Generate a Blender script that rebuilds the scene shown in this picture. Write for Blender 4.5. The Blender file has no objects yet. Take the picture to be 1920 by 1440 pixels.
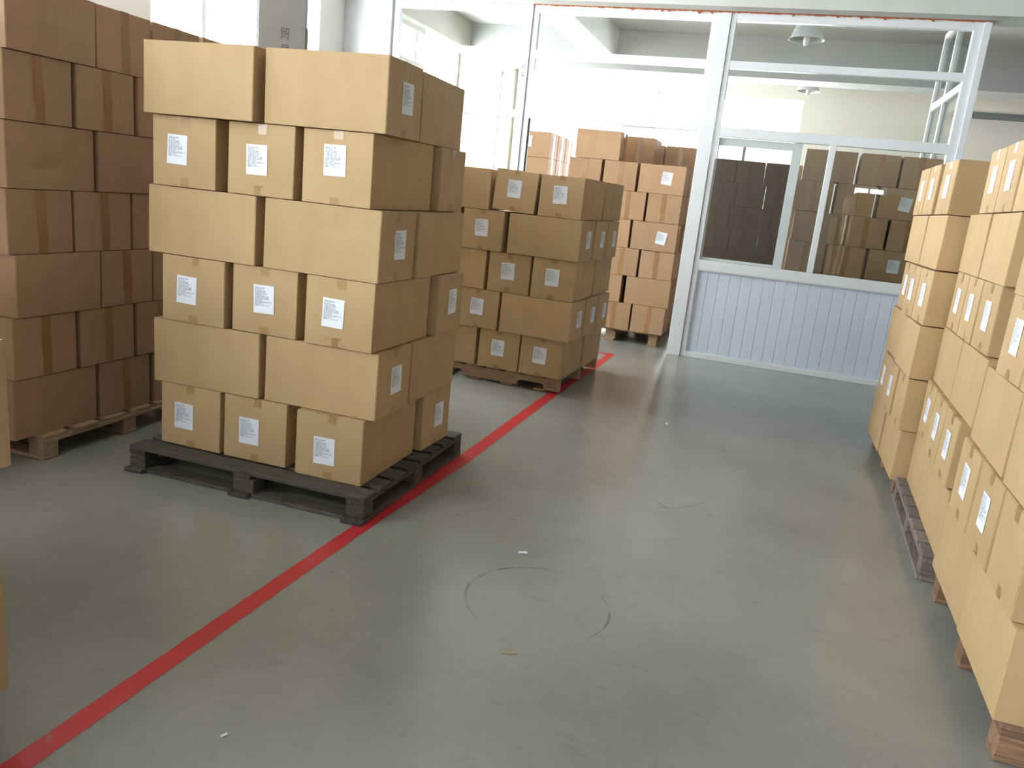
import bpy, math, random
from mathutils import Matrix, Vector
random.seed(7)
scene = bpy.context.scene
C = scene.collection

# ------------------------------------------------------------------ camera
F_PX, YAW, PITCH, ROLL = 1508.54, 0.290109, 0.233977, -0.105551
CAM = Vector((2.808, -3.1967, 1.5386))
fw = Vector((-math.sin(YAW)*math.cos(PITCH), math.cos(YAW)*math.cos(PITCH), -math.sin(PITCH)))
rt = Vector((math.cos(YAW), math.sin(YAW), 0))
dn = fw.cross(rt)
r2 = rt*math.cos(ROLL) + dn*math.sin(ROLL)
d2 = -rt*math.sin(ROLL) + dn*math.cos(ROLL)
cam_data = bpy.data.cameras.new('camera')
cam_data.sensor_fit = 'HORIZONTAL'; cam_data.sensor_width = 36.0
cam_data.lens = F_PX*36.0/1920.0
cam_data.clip_start = 0.05; cam_data.clip_end = 200
cam = bpy.data.objects.new('camera', cam_data); C.objects.link(cam)
up = -d2; bk = -fw
cam.matrix_world = Matrix(((r2.x, up.x, bk.x, CAM.x), (r2.y, up.y, bk.y, CAM.y), (r2.z, up.z, bk.z, CAM.z), (0, 0, 0, 1)))
scene.camera = cam

# ------------------------------------------------------------------ daylight
world = bpy.data.worlds.new('overcast_sky'); scene.world = world
world.use_nodes = True
bg = world.node_tree.nodes['Background']
bg.inputs['Color'].default_value = (0.93, 0.97, 1.0, 1)
bg.inputs['Strength'].default_value = 34.0
scene.view_settings.view_transform = 'Standard'
scene.view_settings.look = 'None'
scene.view_settings.gamma = 1.0
scene.view_settings.use_curve_mapping = False
scene.view_settings.exposure = 0.12

XL = -2.22          # inner face of the window wall
YP = 5.545          # plane of the glazed partition
ZC = 4.02           # ceiling
ZS = 3.465          # beam soffit
XR, YB, YF = 12.0, 11.9, -9.0
WIN_L = [(-8.0, -6.4), (-5.6, -2.9), (-2.1, -1.2), (-0.1, 1.15), (2.49, 5.0), (7.72, 9.42), (10.0, 11.5)]
WZ0, WZ1 = 1.90, 3.62
WIN_B = [(-1.95, -0.1), (0.4, 2.9)]      # back wall windows
WIN_F = [(-1.9, 0.1), (4.55, 5.35)]   # wall behind the camera; first window added to brighten the dark-pallet stack
FZ0, FZ1 = 1.0, 3.3
VZ0, VZ1 = 1.45, 2.6
BZ1 = 3.52

def portal(name, loc, rot, sx, sy):
    l = bpy.data.lights.new(name, 'AREA'); l.shape = 'RECTANGLE'; l.size = sx; l.size_y = sy
    l.cycles.is_portal = True
    o = bpy.data.objects.new(name, l); C.objects.link(o); o.location = loc; o.rotation_euler = rot
for a, b in WIN_L:
    portal('window_daylight', (XL-0.31, (a+b)/2, (WZ0+WZ1)/2), (0, -math.pi/2, 0), WZ1-WZ0, b-a)
for a, b in WIN_B:
    portal('window_daylight', ((a+b)/2, YB+0.31, (FZ0+BZ1)/2), (-math.pi/2, 0, 0), b-a, BZ1-FZ0)
for a, b in WIN_F:
    portal('window_daylight', ((a+b)/2, YF-0.31, (VZ0+VZ1)/2), (math.pi/2, 0, 0), b-a, VZ1-VZ0)

# ------------------------------------------------------------------ materials
def new_mat(name):
    m = bpy.data.materials.new(name); m.use_nodes = True
    nt = m.node_tree; return m, nt, nt.nodes, nt.links, nt.nodes['Principled BSDF']

def noise_mat(name, c1, c2, rough=0.6, scale=8.0, stretch=(1, 1, 1), bump=0.0, bscale=60.0, detail=6.0, rnd=0.0, spec=0.5, coord='Object', bstretch=None):
    m, nt, N, L, B = new_mat(name)
    tc = N.new('ShaderNodeTexCoord'); mp = N.new('ShaderNodeMapping')
    mp.inputs['Scale'].default_value = stretch
    L.new(tc.outputs[coord], mp.inputs['Vector'])
    nz = N.new('ShaderNodeTexNoise'); nz.inputs['Scale'].default_value = scale; nz.inputs['Detail'].default_value = detail
    L.new(mp.outputs[0], nz.inputs['Vector'])
    rp = N.new('ShaderNodeValToRGB')
    rp.color_ramp.elements[0].position = 0.3; rp.color_ramp.elements[1].position = 0.7
    rp.color_ramp.elements[0].color = (*c1, 1); rp.color_ramp.elements[1].color = (*c2, 1)
    L.new(nz.outputs['Fac'], rp.inputs[0])
    out = rp.outputs[0]
    if rnd:
        oi = N.new('ShaderNodeObjectInfo')
        mr = N.new('ShaderNodeMapRange'); mr.inputs['To Min'].default_value = 1-rnd; mr.inputs['To Max'].default_value = 1+rnd
        L.new(oi.outputs['Random'], mr.inputs['Value'])
        hs = N.new('ShaderNodeHueSaturation'); L.new(mr.outputs[0], hs.inputs['Value']); L.new(out, hs.inputs['Color'])
        out = hs.outputs[0]
    L.new(out, B.inputs['Base Color'])
    B.inputs['Roughness'].default_value = rough
    B.inputs['Specular IOR Level'].default_value = spec
    if bump:
        n2 = N.new('ShaderNodeTexNoise'); n2.inputs['Scale'].default_value = bscale; n2.inputs['Detail'].default_value = 3
        if bstretch:
            m2 = N.new('ShaderNodeMapping'); m2.inputs['Scale'].default_value = bstretch
            L.new(tc.outputs[coord], m2.inputs['Vector']); L.new(m2.outputs[0], n2.inputs['Vector'])
        else: L.new(mp.outputs[0], n2.inputs['Vector'])
        bp = N.new('ShaderNodeBump'); bp.inputs['Strength'].default_value = bump; bp.inputs['Distance'].default_value = 0.01
        L.new(n2.outputs['Fac'], bp.inputs['Height']); L.new(bp.outputs[0], B.inputs['Normal'])
    return m

M_KA = noise_mat('kraft_board', (0.45, 0.305, 0.155), (0.50, 0.345, 0.182), 0.72, 5, (1, 1, 0.6), 0.22, 20, rnd=0.05, spec=0.35, bstretch=(1, 1, 0.10))
M_KB = noise_mat('brown_board', (0.40, 0.245, 0.14), (0.45, 0.285, 0.165), 0.75, 5, (1, 1, 0.6), 0.18, 20, rnd=0.06, spec=0.3, bstretch=(1, 1, 0.10))
M_GREY_BOARD = noise_mat('grey_board', (0.25, 0.24, 0.225), (0.29, 0.28, 0.265), 0.8, 5, bump=0.08, bscale=20)
M_TA = noise_mat('tan_tape', (0.34, 0.205, 0.085), (0.385, 0.235, 0.10), 0.30, 12, rnd=0.05)
M_TB = noise_mat('brown_tape', (0.32, 0.17, 0.075), (0.38, 0.21, 0.10), 0.25, 14, (1, 1, 0.3), 0.25, 26, rnd=0.10)
M_PAPER = noise_mat('label_paper', (0.80, 0.83, 0.90), (0.83, 0.86, 0.92), 0.6, 4)
M_INK = noise_mat('printing_ink', (0.06, 0.06, 0.08), (0.08, 0.08, 0.10), 0.6, 4)
M_WDARK = noise_mat('weathered_wood', (0.04, 0.033, 0.028), (0.125, 0.105, 0.09), 0.85, 9, (1, 14, 14), 0.5, 20, rnd=0.25)
M_WGREY = noise_mat('greyed_wood', (0.11, 0.085, 0.075), (0.25, 0.205, 0.185), 0.85, 8, (1, 12, 12), 0.4, 20, rnd=0.2)
M_WPALE = noise_mat('pale_pine', (0.30, 0.19, 0.11), (0.44, 0.30, 0.18), 0.75, 7, (1, 12, 12), 0.3, 20, rnd=0.15)
M_WRED = noise_mat('red_brown_wood', (0.16, 0.085, 0.05), (0.30, 0.175, 0.105), 0.8, 7, (1, 12, 12), 0.4, 20, rnd=0.25)
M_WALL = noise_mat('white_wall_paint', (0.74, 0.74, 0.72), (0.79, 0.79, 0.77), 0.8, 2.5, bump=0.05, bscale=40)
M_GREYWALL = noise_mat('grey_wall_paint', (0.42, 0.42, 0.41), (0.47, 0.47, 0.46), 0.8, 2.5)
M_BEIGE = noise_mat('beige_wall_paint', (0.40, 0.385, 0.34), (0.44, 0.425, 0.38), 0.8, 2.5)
M_COLUMN = noise_mat('pale_grey_paint', (0.46, 0.47, 0.48), (0.50, 0.51, 0.52), 0.8, 2.5)
M_CREAM = noise_mat('cream_wall_paint', (0.76, 0.72, 0.64), (0.80, 0.76, 0.69), 0.8, 2.5)
M_BEAM = noise_mat('beam_plaster', (0.62, 0.63, 0.60), (0.68, 0.69, 0.66), 0.85, 3, bump=0.06, bscale=30)
M_CEIL = noise_mat('ceiling_paint', (0.44, 0.435, 0.415), (0.49, 0.485, 0.465), 0.9, 2)
M_ALU = noise_mat('white_aluminium', (0.74, 0.76, 0.78), (0.79, 0.81, 0.83), 0.38, 3)
M_SASH = noise_mat('green_grey_aluminium', (0.52, 0.57, 0.57), (0.57, 0.62, 0.62), 0.35, 3)
M_PLANK = noise_mat('white_plank', (0.62, 0.69, 0.80), (0.66, 0.73, 0.83), 0.42, 2, rnd=0.02)
M_RUST = noise_mat('rust_primer', (0.24, 0.055, 0.018), (0.42, 0.13, 0.04), 0.8, 40)
M_RUBBER = noise_mat('dark_gasket', (0.03, 0.03, 0.03), (0.05, 0.05, 0.05), 0.6, 10)
M_LAMP = noise_mat('aluminium_shade', (0.40, 0.39, 0.38), (0.52, 0.51, 0.50), 0.45, 12, (1, 1, 4))
M_BULB = noise_mat('frosted_bulb', (0.75, 0.75, 0.74), (0.82, 0.82, 0.81), 0.3, 5)
M_STRAW = noise_mat('dry_straw', (0.42, 0.33, 0.20), (0.52, 0.42, 0.27), 0.8, 30)
M_GREYTRIM = noise_mat('grey_trim_paint', (0.16, 0.18, 0.19), (0.19, 0.21, 0.22), 0.6, 4)

def floor_material():
    m, nt, N, L, B = new_mat('painted_concrete')
    tc = N.new('ShaderNodeTexCoord')
    def nz(scale, detail=6, rough=0.6, st=(1, 1, 1)):
        mp = N.new('ShaderNodeMapping'); mp.inputs['Scale'].default_value = st; L.new(tc.outputs['Object'], mp.inputs['Vector'])
        n = N.new('ShaderNodeTexNoise'); n.inputs['Scale'].default_value = scale; n.inputs['Detail'].default_value = detail; n.inputs['Roughness'].default_value = rough
        L.new(mp.outputs[0], n.inputs['Vector']); return n
    def ramp(n, p0, c0, p1, c1):
        r = N.new('ShaderNodeValToRGB'); e = r.color_ramp.elements
        e[0].position = p0; e[1].position = p1; e[0].color = (*c0, 1); e[1].color = (*c1, 1); L.new(n.outputs['Fac'], r.inputs[0]); return r
    base = ramp(nz(1.3, 8), 0.3, (0.25, 0.25, 0.228), 0.7, (0.305, 0.305, 0.28))
    dark = ramp(nz(9, 10, 0.75, (1, 2.2, 1)), 0.56, (0, 0, 0), 0.72, (1, 1, 1))
    mix = N.new('ShaderNodeMixRGB'); mix.blend_type = 'MULTIPLY'; mix.inputs[2].default_value = (0.72, 0.71, 0.70, 1)
    sc = N.new('ShaderNodeMath'); sc.operation = 'MULTIPLY'; sc.inputs[1].default_value = 0.75
    L.new(dark.outputs[0], sc.inputs[0]); L.new(sc.outputs[0], mix.inputs[0]); L.new(base.outputs[0], mix.inputs[1])
    pale = ramp(nz(5, 12, 0.8, (1.8, 0.6, 1)), 0.60, (0, 0, 0), 0.76, (1, 1, 1))
    mix2 = N.new('ShaderNodeMixRGB'); mix2.inputs[2].default_value = (0.36, 0.38, 0.37, 1)
    sc2 = N.new('ShaderNodeMath'); sc2.operation = 'MULTIPLY'; sc2.inputs[1].default_value = 0.55
    L.new(pale.outputs[0], sc2.inputs[0]); L.new(sc2.outputs[0], mix2.inputs[0]); L.new(mix.outputs[0], mix2.inputs[1])
    L.new(mix2.outputs[0], B.inputs['Base Color'])
    rr = N.new('ShaderNodeMapRange'); rr.inputs['To Min'].default_value = 0.15; rr.inputs['To Max'].default_value = 0.30
    L.new(nz(3, 6).outputs['Fac'], rr.inputs['Value']); L.new(rr.outputs[0], B.inputs['Roughness'])
    bp = N.new('ShaderNodeBump'); bp.inputs['Strength'].default_value = 0.06; bp.inputs['Distance'].default_value = 0.01
    L.new(nz(45, 3).outputs['Fac'], bp.inputs['Height']); L.new(bp.outputs[0], B.inputs['Normal'])
    return m
M_FLOOR = floor_material()

def worn_paint(name, col, bare, lo=0.62, hi=0.68, scale=7):
    m, nt, N, L, B = new_mat(name)
    tc = N.new('ShaderNodeTexCoord')
    n = N.new('ShaderNodeTexNoise'); n.inputs['Scale'].default_value = scale; n.inputs['Detail'].default_value = 10; n.inputs['Roughness'].default_value = 0.7
    L.new(tc.outputs['Object'], n.inputs['Vector'])
    r = N.new('ShaderNodeValToRGB'); r.color_ramp.elements[0].position = lo; r.color_ramp.elements[1].position = hi
    r.color_ramp.elements[0].color = (*col, 1); r.color_ramp.elements[1].color = (*bare, 1)
    L.new(n.outputs['Fac'], r.inputs[0]); L.new(r.outputs[0], B.inputs['Base Color'])
    B.inputs['Roughness'].default_value = 0.38
    return m
M_RED = worn_paint('red_floor_paint', (0.54, 0.032, 0.038), (0.38, 0.14, 0.13))

def decal_material(name, col, amount, scale=14):
    m, nt, N, L, B = new_mat(name)
    tr = N.new('ShaderNodeBsdfTransparent'); mx = N.new('ShaderNodeMixShader')
    tc = N.new('ShaderNodeTexCoord')
    n = N.new('ShaderNodeTexNoise'); n.inputs['Scale'].default_value = scale; n.inputs['Detail'].default_value = 8
    L.new(tc.outputs['Object'], n.inputs['Vector'])
    mr = N.new('ShaderNodeMapRange'); mr.inputs['From Min'].default_value = 0.38; mr.inputs['From Max'].default_value = 0.62; mr.inputs['To Max'].default_value = amount
    L.new(n.outputs['Fac'], mr.inputs['Value']); L.new(mr.outputs[0], mx.inputs[0])
    B.inputs['Base Color'].default_value = (*col, 1); B.inputs['Roughness'].default_value = 0.5
    L.new(tr.outputs[0], mx.inputs[1]); L.new(B.outputs[0], mx.inputs[2])
    L.new(mx.outputs[0], nt.nodes['Material Output'].inputs['Surface'])
    return m
M_SCUFF = decal_material('rubber_scuff', (0.08, 0.085, 0.08), 0.32)
M_CHALK = decal_material('pale_scrape', (0.55, 0.57, 0.55), 0.5, 30)

def glass_material(name, tint, ior=1.5, boost=1.0):
    m, nt, N, L, B = new_mat(name)
    N.remove(B)
    tr = N.new('ShaderNodeBsdfTransparent'); tr.inputs[0].default_value = (*tint, 1)
    gl = N.new('ShaderNodeBsdfGlossy'); gl.inputs['Roughness'].default_value = 0.01
    lw = N.new('ShaderNodeLayerWeight'); lw.inputs['Blend'].default_value = 0.5      # Schlick reflectance from the facing angle
    pw = N.new('ShaderNodeMath'); pw.operation = 'POWER'; pw.inputs[1].default_value = 5.0
    L.new(lw.outputs['Facing'], pw.inputs[0])
    f0 = ((ior-1)/(ior+1))**2*boost
    mt = N.new('ShaderNodeMath'); mt.operation = 'MULTIPLY_ADD'; mt.inputs[1].default_value = 1-f0; mt.inputs[2].default_value = f0; mt.use_clamp = True
    L.new(pw.outputs[0], mt.inputs[0])
    mx = N.new('ShaderNodeMixShader'); L.new(mt.outputs[0], mx.inputs[0]); L.new(tr.outputs[0], mx.inputs[1]); L.new(gl.outputs[0], mx.inputs[2])
    L.new(mx.outputs[0], nt.nodes['Material Output'].inputs['Surface'])
    return m
M_GLASS = glass_material('clear_glass', (0.90, 0.92, 0.91), 1.5, 1.6)
M_GLASS_W = glass_material('window_glass', (0.96, 0.97, 0.97), 1.45, 1.0)
M_TINT = glass_material('tinted_glass', (0.42, 0.43, 0.42), 1.52, 1.8)

# ------------------------------------------------------------------ mesh helpers
class MB:
    def __init__(self): self.v = []; self.f = []
    def quad(self, *p):
        n = len(self.v); self.v += [tuple(q) for q in p]; self.f.append(tuple(range(n, n+len(p))))
    def box(self, x0, y0, z0, x1, y1, z1, c=0.0):
        n = len(self.v)
        if c <= 0:
            self.v += [(x0,y0,z0),(x1,y0,z0),(x1,y1,z0),(x0,y1,z0),(x0,y0,z1),(x1,y0,z1),(x1,y1,z1),(x0,y1,z1)]
            self.f += [tuple(n+i for i in q) for q in ((3,2,1,0),(4,5,6,7),(0,1,5,4),(1,2,6,5),(2,3,7,6),(3,0,4,7))]
            return
        # chamfered box: three insets
        idx = {}
        X = (x0, x1); Y = (y0, y1); Z = (z0, z1)
        def vid(i, j, k, ax):
            key = (i, j, k, ax)
            if key not in idx:
                s = lambda t: 1 if t == 0 else -1
                p = [X[i], Y[j], Z[k]]
                for a in range(3):
                    if a != ax: p[a] += c*s((i, j, k)[a])
                idx[key] = len(self.v); self.v.append(tuple(p))
            return idx[key]
        for ax in range(3):
            for s in (0, 1):
                o = [a for a in range(3) if a != ax]
                cyc = [(0,0),(1,0),(1,1),(0,1)]
                ids = []
                for a, b in cyc:
                    t = [0,0,0]; t[ax] = s; t[o[0]] = a; t[o[1]] = b
                    ids.append(vid(*t, ax))
                flip = (s == 0) ^ (ax == 1)
                self.f.append(tuple(reversed(ids)) if flip else tuple(ids))
        for ax in range(3):           # edge chamfers
            o = [a for a in range(3) if a != ax]
            for a in (0, 1):
                for b in (0, 1):
                    t0 = [0,0,0]; t1 = [0,0,0]; t0[o[0]] = t1[o[0]] = a; t0[o[1]] = t1[o[1]] = b; t1[ax] = 1
                    ids = [vid(*t0, o[0]), vid(*t1, o[0]), vid(*t1, o[1]), vid(*t0, o[1])]
                    self.f.append(tuple(ids))
        for i in (0, 1):
            for j in (0, 1):
                for k in (0, 1):
                    self.f.append((vid(i,j,k,0), vid(i,j,k,1), vid(i,j,k,2)))
    def prism(self, pts, y0, y1):      # outline in XZ extruded along Y
        n = len(self.v); k = len(pts)
        self.v += [(x, y0, z) for x, z in pts] + [(x, y1, z) for x, z in pts]
        self.f.append(tuple(n+i for i in range(k))); self.f.append(tuple(n+k+i for i in reversed(range(k))))
        for i in range(k):
            j = (i+1) % k; self.f.append((n+j, n+i, n+k+i, n+k+j))
    def lathe(self, prof, seg=24, cap=False):
        n = len(self.v)
        for r, z in prof:
            for s in range(seg):
                a = 2*math.pi*s/seg; self.v.append((r*math.cos(a), r*math.sin(a), z))
        for i in range(len(prof)-1):
            for s in range(seg):
                t = (s+1) % seg
                self.f.append((n+i*seg+s, n+i*seg+t, n+(i+1)*seg+t, n+(i+1)*seg+s))
    def mesh(self, name, mat, smooth=False):
        me = bpy.data.meshes.new(name); me.from_pydata(self.v, [], self.f); me.materials.append(mat)
        me.validate(); me.update()
        import bmesh
        bm = bmesh.new(); bm.from_mesh(me); bmesh.ops.recalc_face_normals(bm, faces=bm.faces); bm.to_mesh(me); bm.free()
        if smooth:
            for p in me.polygons: p.use_smooth = True
        return me

def link(name, me, parent=None, loc=(0, 0, 0), rot=(0, 0, 0)):
    o = bpy.data.objects.new(name, me); C.objects.link(o)
    o.location = loc; o.rotation_euler = rot
    if parent is not None: o.parent = parent
    return o
def build(name, mb, mat, parent=None, loc=(0, 0, 0), rot=(0, 0, 0), smooth=False):
    return link(name, mb.mesh(name, mat, smooth), parent, loc, rot)
def bx(name, mat, x0, y0, z0, x1, y1, z1, parent=None, c=0.0):
    mb = MB(); mb.box(x0, y0, z0, x1, y1, z1, c); return build(name, mb, mat, parent)
def tag(o, label, cat, group=None):
    o['label'] = label; o['category'] = cat
    if group: o['group'] = group
    return o
def struct(o, label=None):
    o['kind'] = 'structure'
    if label: o['label'] = label
    return o
def empty(name, loc=(0, 0, 0), rz=0.0):
    o = bpy.data.objects.new(name, None); C.objects.link(o); o.location = loc; o.rotation_euler = (0, 0, rz)
    o.empty_display_size = 0.1
    return o

def text_mesh(name, body, size, mat, spacing=1.0):
    cu = bpy.data.curves.new(name, 'FONT'); cu.body = body; cu.size = size; cu.space_line = spacing; cu.resolution_u = 1
    cu.align_x = 'LEFT'; cu.align_y = 'TOP'
    o = bpy.data.objects.new(name, cu); C.objects.link(o)
    dg = bpy.context.evaluated_depsgraph_get()
    me = bpy.data.meshes.new_from_object(o.evaluated_get(dg))
    bpy.data.objects.remove(o); bpy.data.curves.remove(cu)
    me.name = name
    me.materials.clear(); me.materials.append(mat)
    return me
def fit_text(me, w, h):
    xs = [v.co.x for v in me.vertices]; ys = [v.co.y for v in me.vertices]
    if not xs: return me
    cx, cy = (min(xs)+max(xs))/2, (min(ys)+max(ys))/2
    sx, sy = w/(max(xs)-min(xs)), h/(max(ys)-min(ys))
    for v in me.vertices: v.co = ((v.co.x-cx)*sx, (v.co.y-cy)*sy, 0)
    return me

# ------------------------------------------------------------------ room shell
floor_mb = MB(); floor_mb.box(XL-0.3, YF-0.3, -0.12, XR+0.3, YB+0.3, 0)
floor = struct(build('floor', floor_mb, M_FLOOR), 'grey green painted concrete warehouse floor')
struct(bx('ceiling', M_CEIL, XL-0.3, YF-0.3, ZC, XR+0.3, YB+0.3, ZC+0.15), 'plain pale ceiling slab')

def wall_with_windows(name, mat, axis, pos, thick, lo, hi, wins, z0, z1, label):
    """axis 'y': wall runs along Y at x in [pos-thick,pos]; axis 'x': wall runs along X at y in [pos, pos+thick]"""
    mb = MB()
    def seg(a, b, za, zb):
        if axis == 'y': mb.box(pos-thick, a, za, pos, b, zb)
        else: mb.box(a, min(pos, pos+thick), za, b, max(pos, pos+thick), zb)
    seg(lo, hi, 0, z0); seg(lo, hi, z1, ZC)
    cur = lo
    for a, b in wins:
        seg(cur, a, z0, z1); cur = b
    seg(cur, hi, z0, z1)
    return struct(build(name, mb, mat), label)
wall_with_windows('wall_left', M_WALL, 'y', XL, 0.3, YF-0.3, 5.56, [w for w in WIN_L if w[1] < 5.56], WZ0, WZ1, 'white window wall on the left')
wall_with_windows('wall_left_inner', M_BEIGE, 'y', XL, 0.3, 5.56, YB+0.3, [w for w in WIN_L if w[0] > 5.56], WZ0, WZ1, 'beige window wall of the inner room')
wall_with_windows('wall_back', M_CREAM, 'x', YB, 0.3, XL, XR+0.3, WIN_B, FZ0, BZ1, 'cream far wall of the inner room')
wall_with_windows('wall_front', M_GREYWALL, 'x', YF, -0.3, XL, XR+0.3, WIN_F, VZ0, VZ1, 'grey wall behind the viewer')
struct(bx('wall_right', M_GREYWALL, XR, YF, 0, XR+0.3, YB, ZC), 'grey wall far to the right')

wn = 0
def wall_window(kind, a, b, z0, z1, p):
    """aluminium window with mullions and a transom, one pane per light"""
    global wn; wn += 1
    root = struct(empty('window_%d' % wn), 'bright daylit aluminium window')
    t = 0.05; d0, d1 = (-0.03, 0.03)
    def piece(name, mat, u0, v0, u1, v1, e0, e1):
        if kind == 'y': bx(name, mat, p+e0, u0, v0, p+e1, u1, v1, root)
        else: bx(name, mat, u0, p+e0, v0, u1, p+e1, v1, root)
    piece('window_frame', M_ALU, a, z0, b, z0+t, d0, d1); piece('window_frame', M_ALU, a, z1-t, b, z1, d0, d1)
    piece('window_frame', M_ALU, a, z0+t, a+t, z1-t, d0, d1); piece('window_frame', M_ALU, b-t, z0+t, b, z1-t, d0, d1)
    zt = z0+(z1-z0)*0.72
    piece('transom', M_ALU, a+t, zt-t/2, b-t, zt+t/2, d0, d1)
    n = max(2, round((b-a)/0.85)); w = (b-a-2*t)/n
    for i in range(n):
        u0 = a+t+i*w; u1 = u0+w
        if i:
            piece('mullion', M_ALU, u0-t/2, z0+t, u0+t/2, zt-t/2, d0, d1); piece('mullion', M_ALU, u0-t/2, zt+t/2, u0+t/2, z1-t, d0, d1)
        piece('pane', M_GLASS_W, u0+t/2, z0+t, u1-t/2, zt-t/2, -0.004, 0.0); piece('pane', M_GLASS_W, u0+t/2, zt+t/2, u1-t/2, z1-t, -0.004, 0.0)
for a, b in WIN_L: wall_window('y', a, b, WZ0, WZ1, XL-0.2)
for a, b in WIN_B: wall_window('x', a, b, FZ0, BZ1, YB+0.18)
for a, b in WIN_F: wall_window('x', a, b, VZ0, VZ1, YF-0.18)

struct(bx('trim_1', M_BEAM, XL, 5.335, ZS+0.004, XR, 5.75, ZC), 'plastered ceiling beam above the partition')
struct(bx('trim_2', M_GREYWALL, XL, 9.42, ZS, XR, 9.93, ZC), 'ceiling beam deep in the inner room')
struct(bx('trim_3', M_BEAM, XL, 1.25, ZS, XR, 1.65, ZC), 'ceiling beam above the stacks')
struct(bx('trim_4', M_BEAM, XL, -2.85, ZS, XR, -2.45, ZC), 'ceiling beam overhead')
struct(bx('trim_5', M_GREYTRIM, 5.1, 11.4, 3.42, XR, 11.9, 3.46), 'grey soffit strip on the far wall')
struct(bx('trim_6', M_CREAM, 5.1, 11.2, 3.46, XR, 11.9, ZC), 'cream bulkhead on the far wall')
struct(bx('trim_7', M_BEAM, -0.32, 5.75, 3.62, 0.12, 9.42, ZC), 'ceiling beam running into the inner room')
struct(bx('trim_8', M_COLUMN, XL, 5.50, 0, -1.625, 5.75, ZS+0.004), 'pale grey square column in the corner')

# red floor line: a child of the floor
pts = [(-6.0, 1.06, 1.135), (-1.87, 1.178, 1.252), (-0.25, 1.217, 1.293), (1.0, 1.268, 1.356), (2.85, 1.290, 1.374), (4.3, 1.352, 1.428), (4.75, 1.36, 1.432), (5.03, 1.362, 1.437)]
mb = MB()
rnd = random.Random(3)
rows = []
for i in range(len(pts)-1):
    (ya, la, ra), (yb, lb, rb) = pts[i], pts[i+1]
    n = max(1, int((yb-ya)/0.06))
    for k in range(n):
        t = k/n; rows.append((ya+(yb-ya)*t, la+(lb-la)*t+rnd.uniform(-.002, .002), ra+(rb-ra)*t+rnd.uniform(-.002, .002)))
rows.append(pts[-1])
for (ya, la, ra), (yb, lb, rb) in zip(rows, rows[1:]):
    mb.quad((la, ya, .0012), (ra, ya, .0012), (rb, yb, .0012), (lb, yb, .0012))
mb.quad((0.35, 4.965, .0012), (1.365, 4.965, .0012), (1.365, 5.03, .0012), (0.35, 5.01, .0012))
o = build('painted_line', mb, M_RED, floor); o['label'] = 'worn red painted aisle line'

def ribbon(name, path, w, mat, z):
    mb = MB()
    L_ = []
    for i, (x, y) in enumerate(path):
        a = path[max(0, i-1)]; b = path[min(len(path)-1, i+1)]
        dx, dy = b[0]-a[0], b[1]-a[1]; l = math.hypot(dx, dy) or 1
        ww = w*(0.35+0.65*math.sin(math.pi*(i+0.5)/len(path)))
        L_.append(((x-dy/l*ww, y+dx/l*ww, z), (x+dy/l*ww, y-dx/l*ww, z)))
    for (a, b), (c, d) in zip(L_, L_[1:]): mb.quad(a, b, d, c)
    return build(name, mb, mat, floor)
def arc(cx, cy, r, a0, a1, n=18): return [(cx+r*math.cos(math.radians(a0+(a1-a0)*i/n)), cy+r*math.sin(math.radians(a0+(a1-a0)*i/n))) for i in range(n+1)]
ribbon('scuff_mark', arc(2.17, -0.40, 0.285, 95, 235), .006, M_SCUFF, .0008)
ribbon('scuff_mark', arc(2.17, -0.42, 0.285, -40, 40), .005, M_SCUFF, .0009)
ribbon('scuff_mark', [(2.45, 0.88), (2.56, 0.93), (2.63, 1.02), (2.70, 1.12)], .006, M_SCUFF, .0010)
ribbon('scuff_mark', [(2.42, 1.0), (2.47, 0.93), (2.52, 0.90)], .008, M_SCUFF, .0011)
ribbon('scuff_mark', [(2.66, 0.87), (2.74, 0.92), (2.80, 0.93)], .005, M_SCUFF, .0012)

# ------------------------------------------------------------------ glazed partition
part = struct(empty('wall_partition', (0, 0, 0)), 'white aluminium framed glass partition across the room')
D0, D1 = YP, YP+0.07
def pr(name, x0, z0, x1, z1, y0=D0, y1=D1, mat=None, parent=part, c=0.003): return bx(name, mat or M_ALU, x0, y0, z0, x1, y1, z1, parent, c)
# posts
pr('post', -1.622, 0, -1.555, ZS)
pr('post', -0.086, 0, 0.004, ZS, D0-0.02, D1+0.03, M_ALU)
pr('post', 1.906, 0, 2.046, ZS, D0-0.015, D1+0.02)
pr('post', 4.285, 0, 4.349, ZS, D0-0.02, D1+0.06)
# left glazed bay
bayA = [0.06, 0.94, 2.325, 2.955, 3.39]
for z0, z1 in [(0, .06), (.945, 1.045), (2.325, 2.40), (2.955, 3.025), (3.39, ZS)]: pr('rail', -1.555, z0, -0.086, z1)
for z0, z1 in [(1.045, 2.325), (2.40, 2.955), (3.025, 3.39)]: pr('pane', -1.555, z0, -0.086, z1, YP+.03, YP+.036, M_GLASS, c=0)
for i in range(13):
    x0 = -1.555+i*.113; pr('plank', x0+.0015, .06, min(x0+.1115, -.086), .945, YP+.022, YP+.045, M_PLANK, c=.002)
# doorway bay with two transom lights
pr('jamb', 0.0075, 0, 0.068, ZS); pr('jamb', 1.862, 2.325, 1.906, ZS)
for z0, z1 in [(2.325, 2.398), (2.942, 3.02), (3.385, ZS)]: pr('rail', 0.068, z0, 1.862, z1)
for z0, z1 in [(2.398, 2.942), (3.02, 3.385)]: pr('pane', 0.068, z0, 1.862, z1, YP+.03, YP+.036, M_GLASS, c=0)
pr('gasket', 0.068, 0, 0.082, 2.325, YP+.02, YP+.05, M_RUBBER, c=0)
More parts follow.
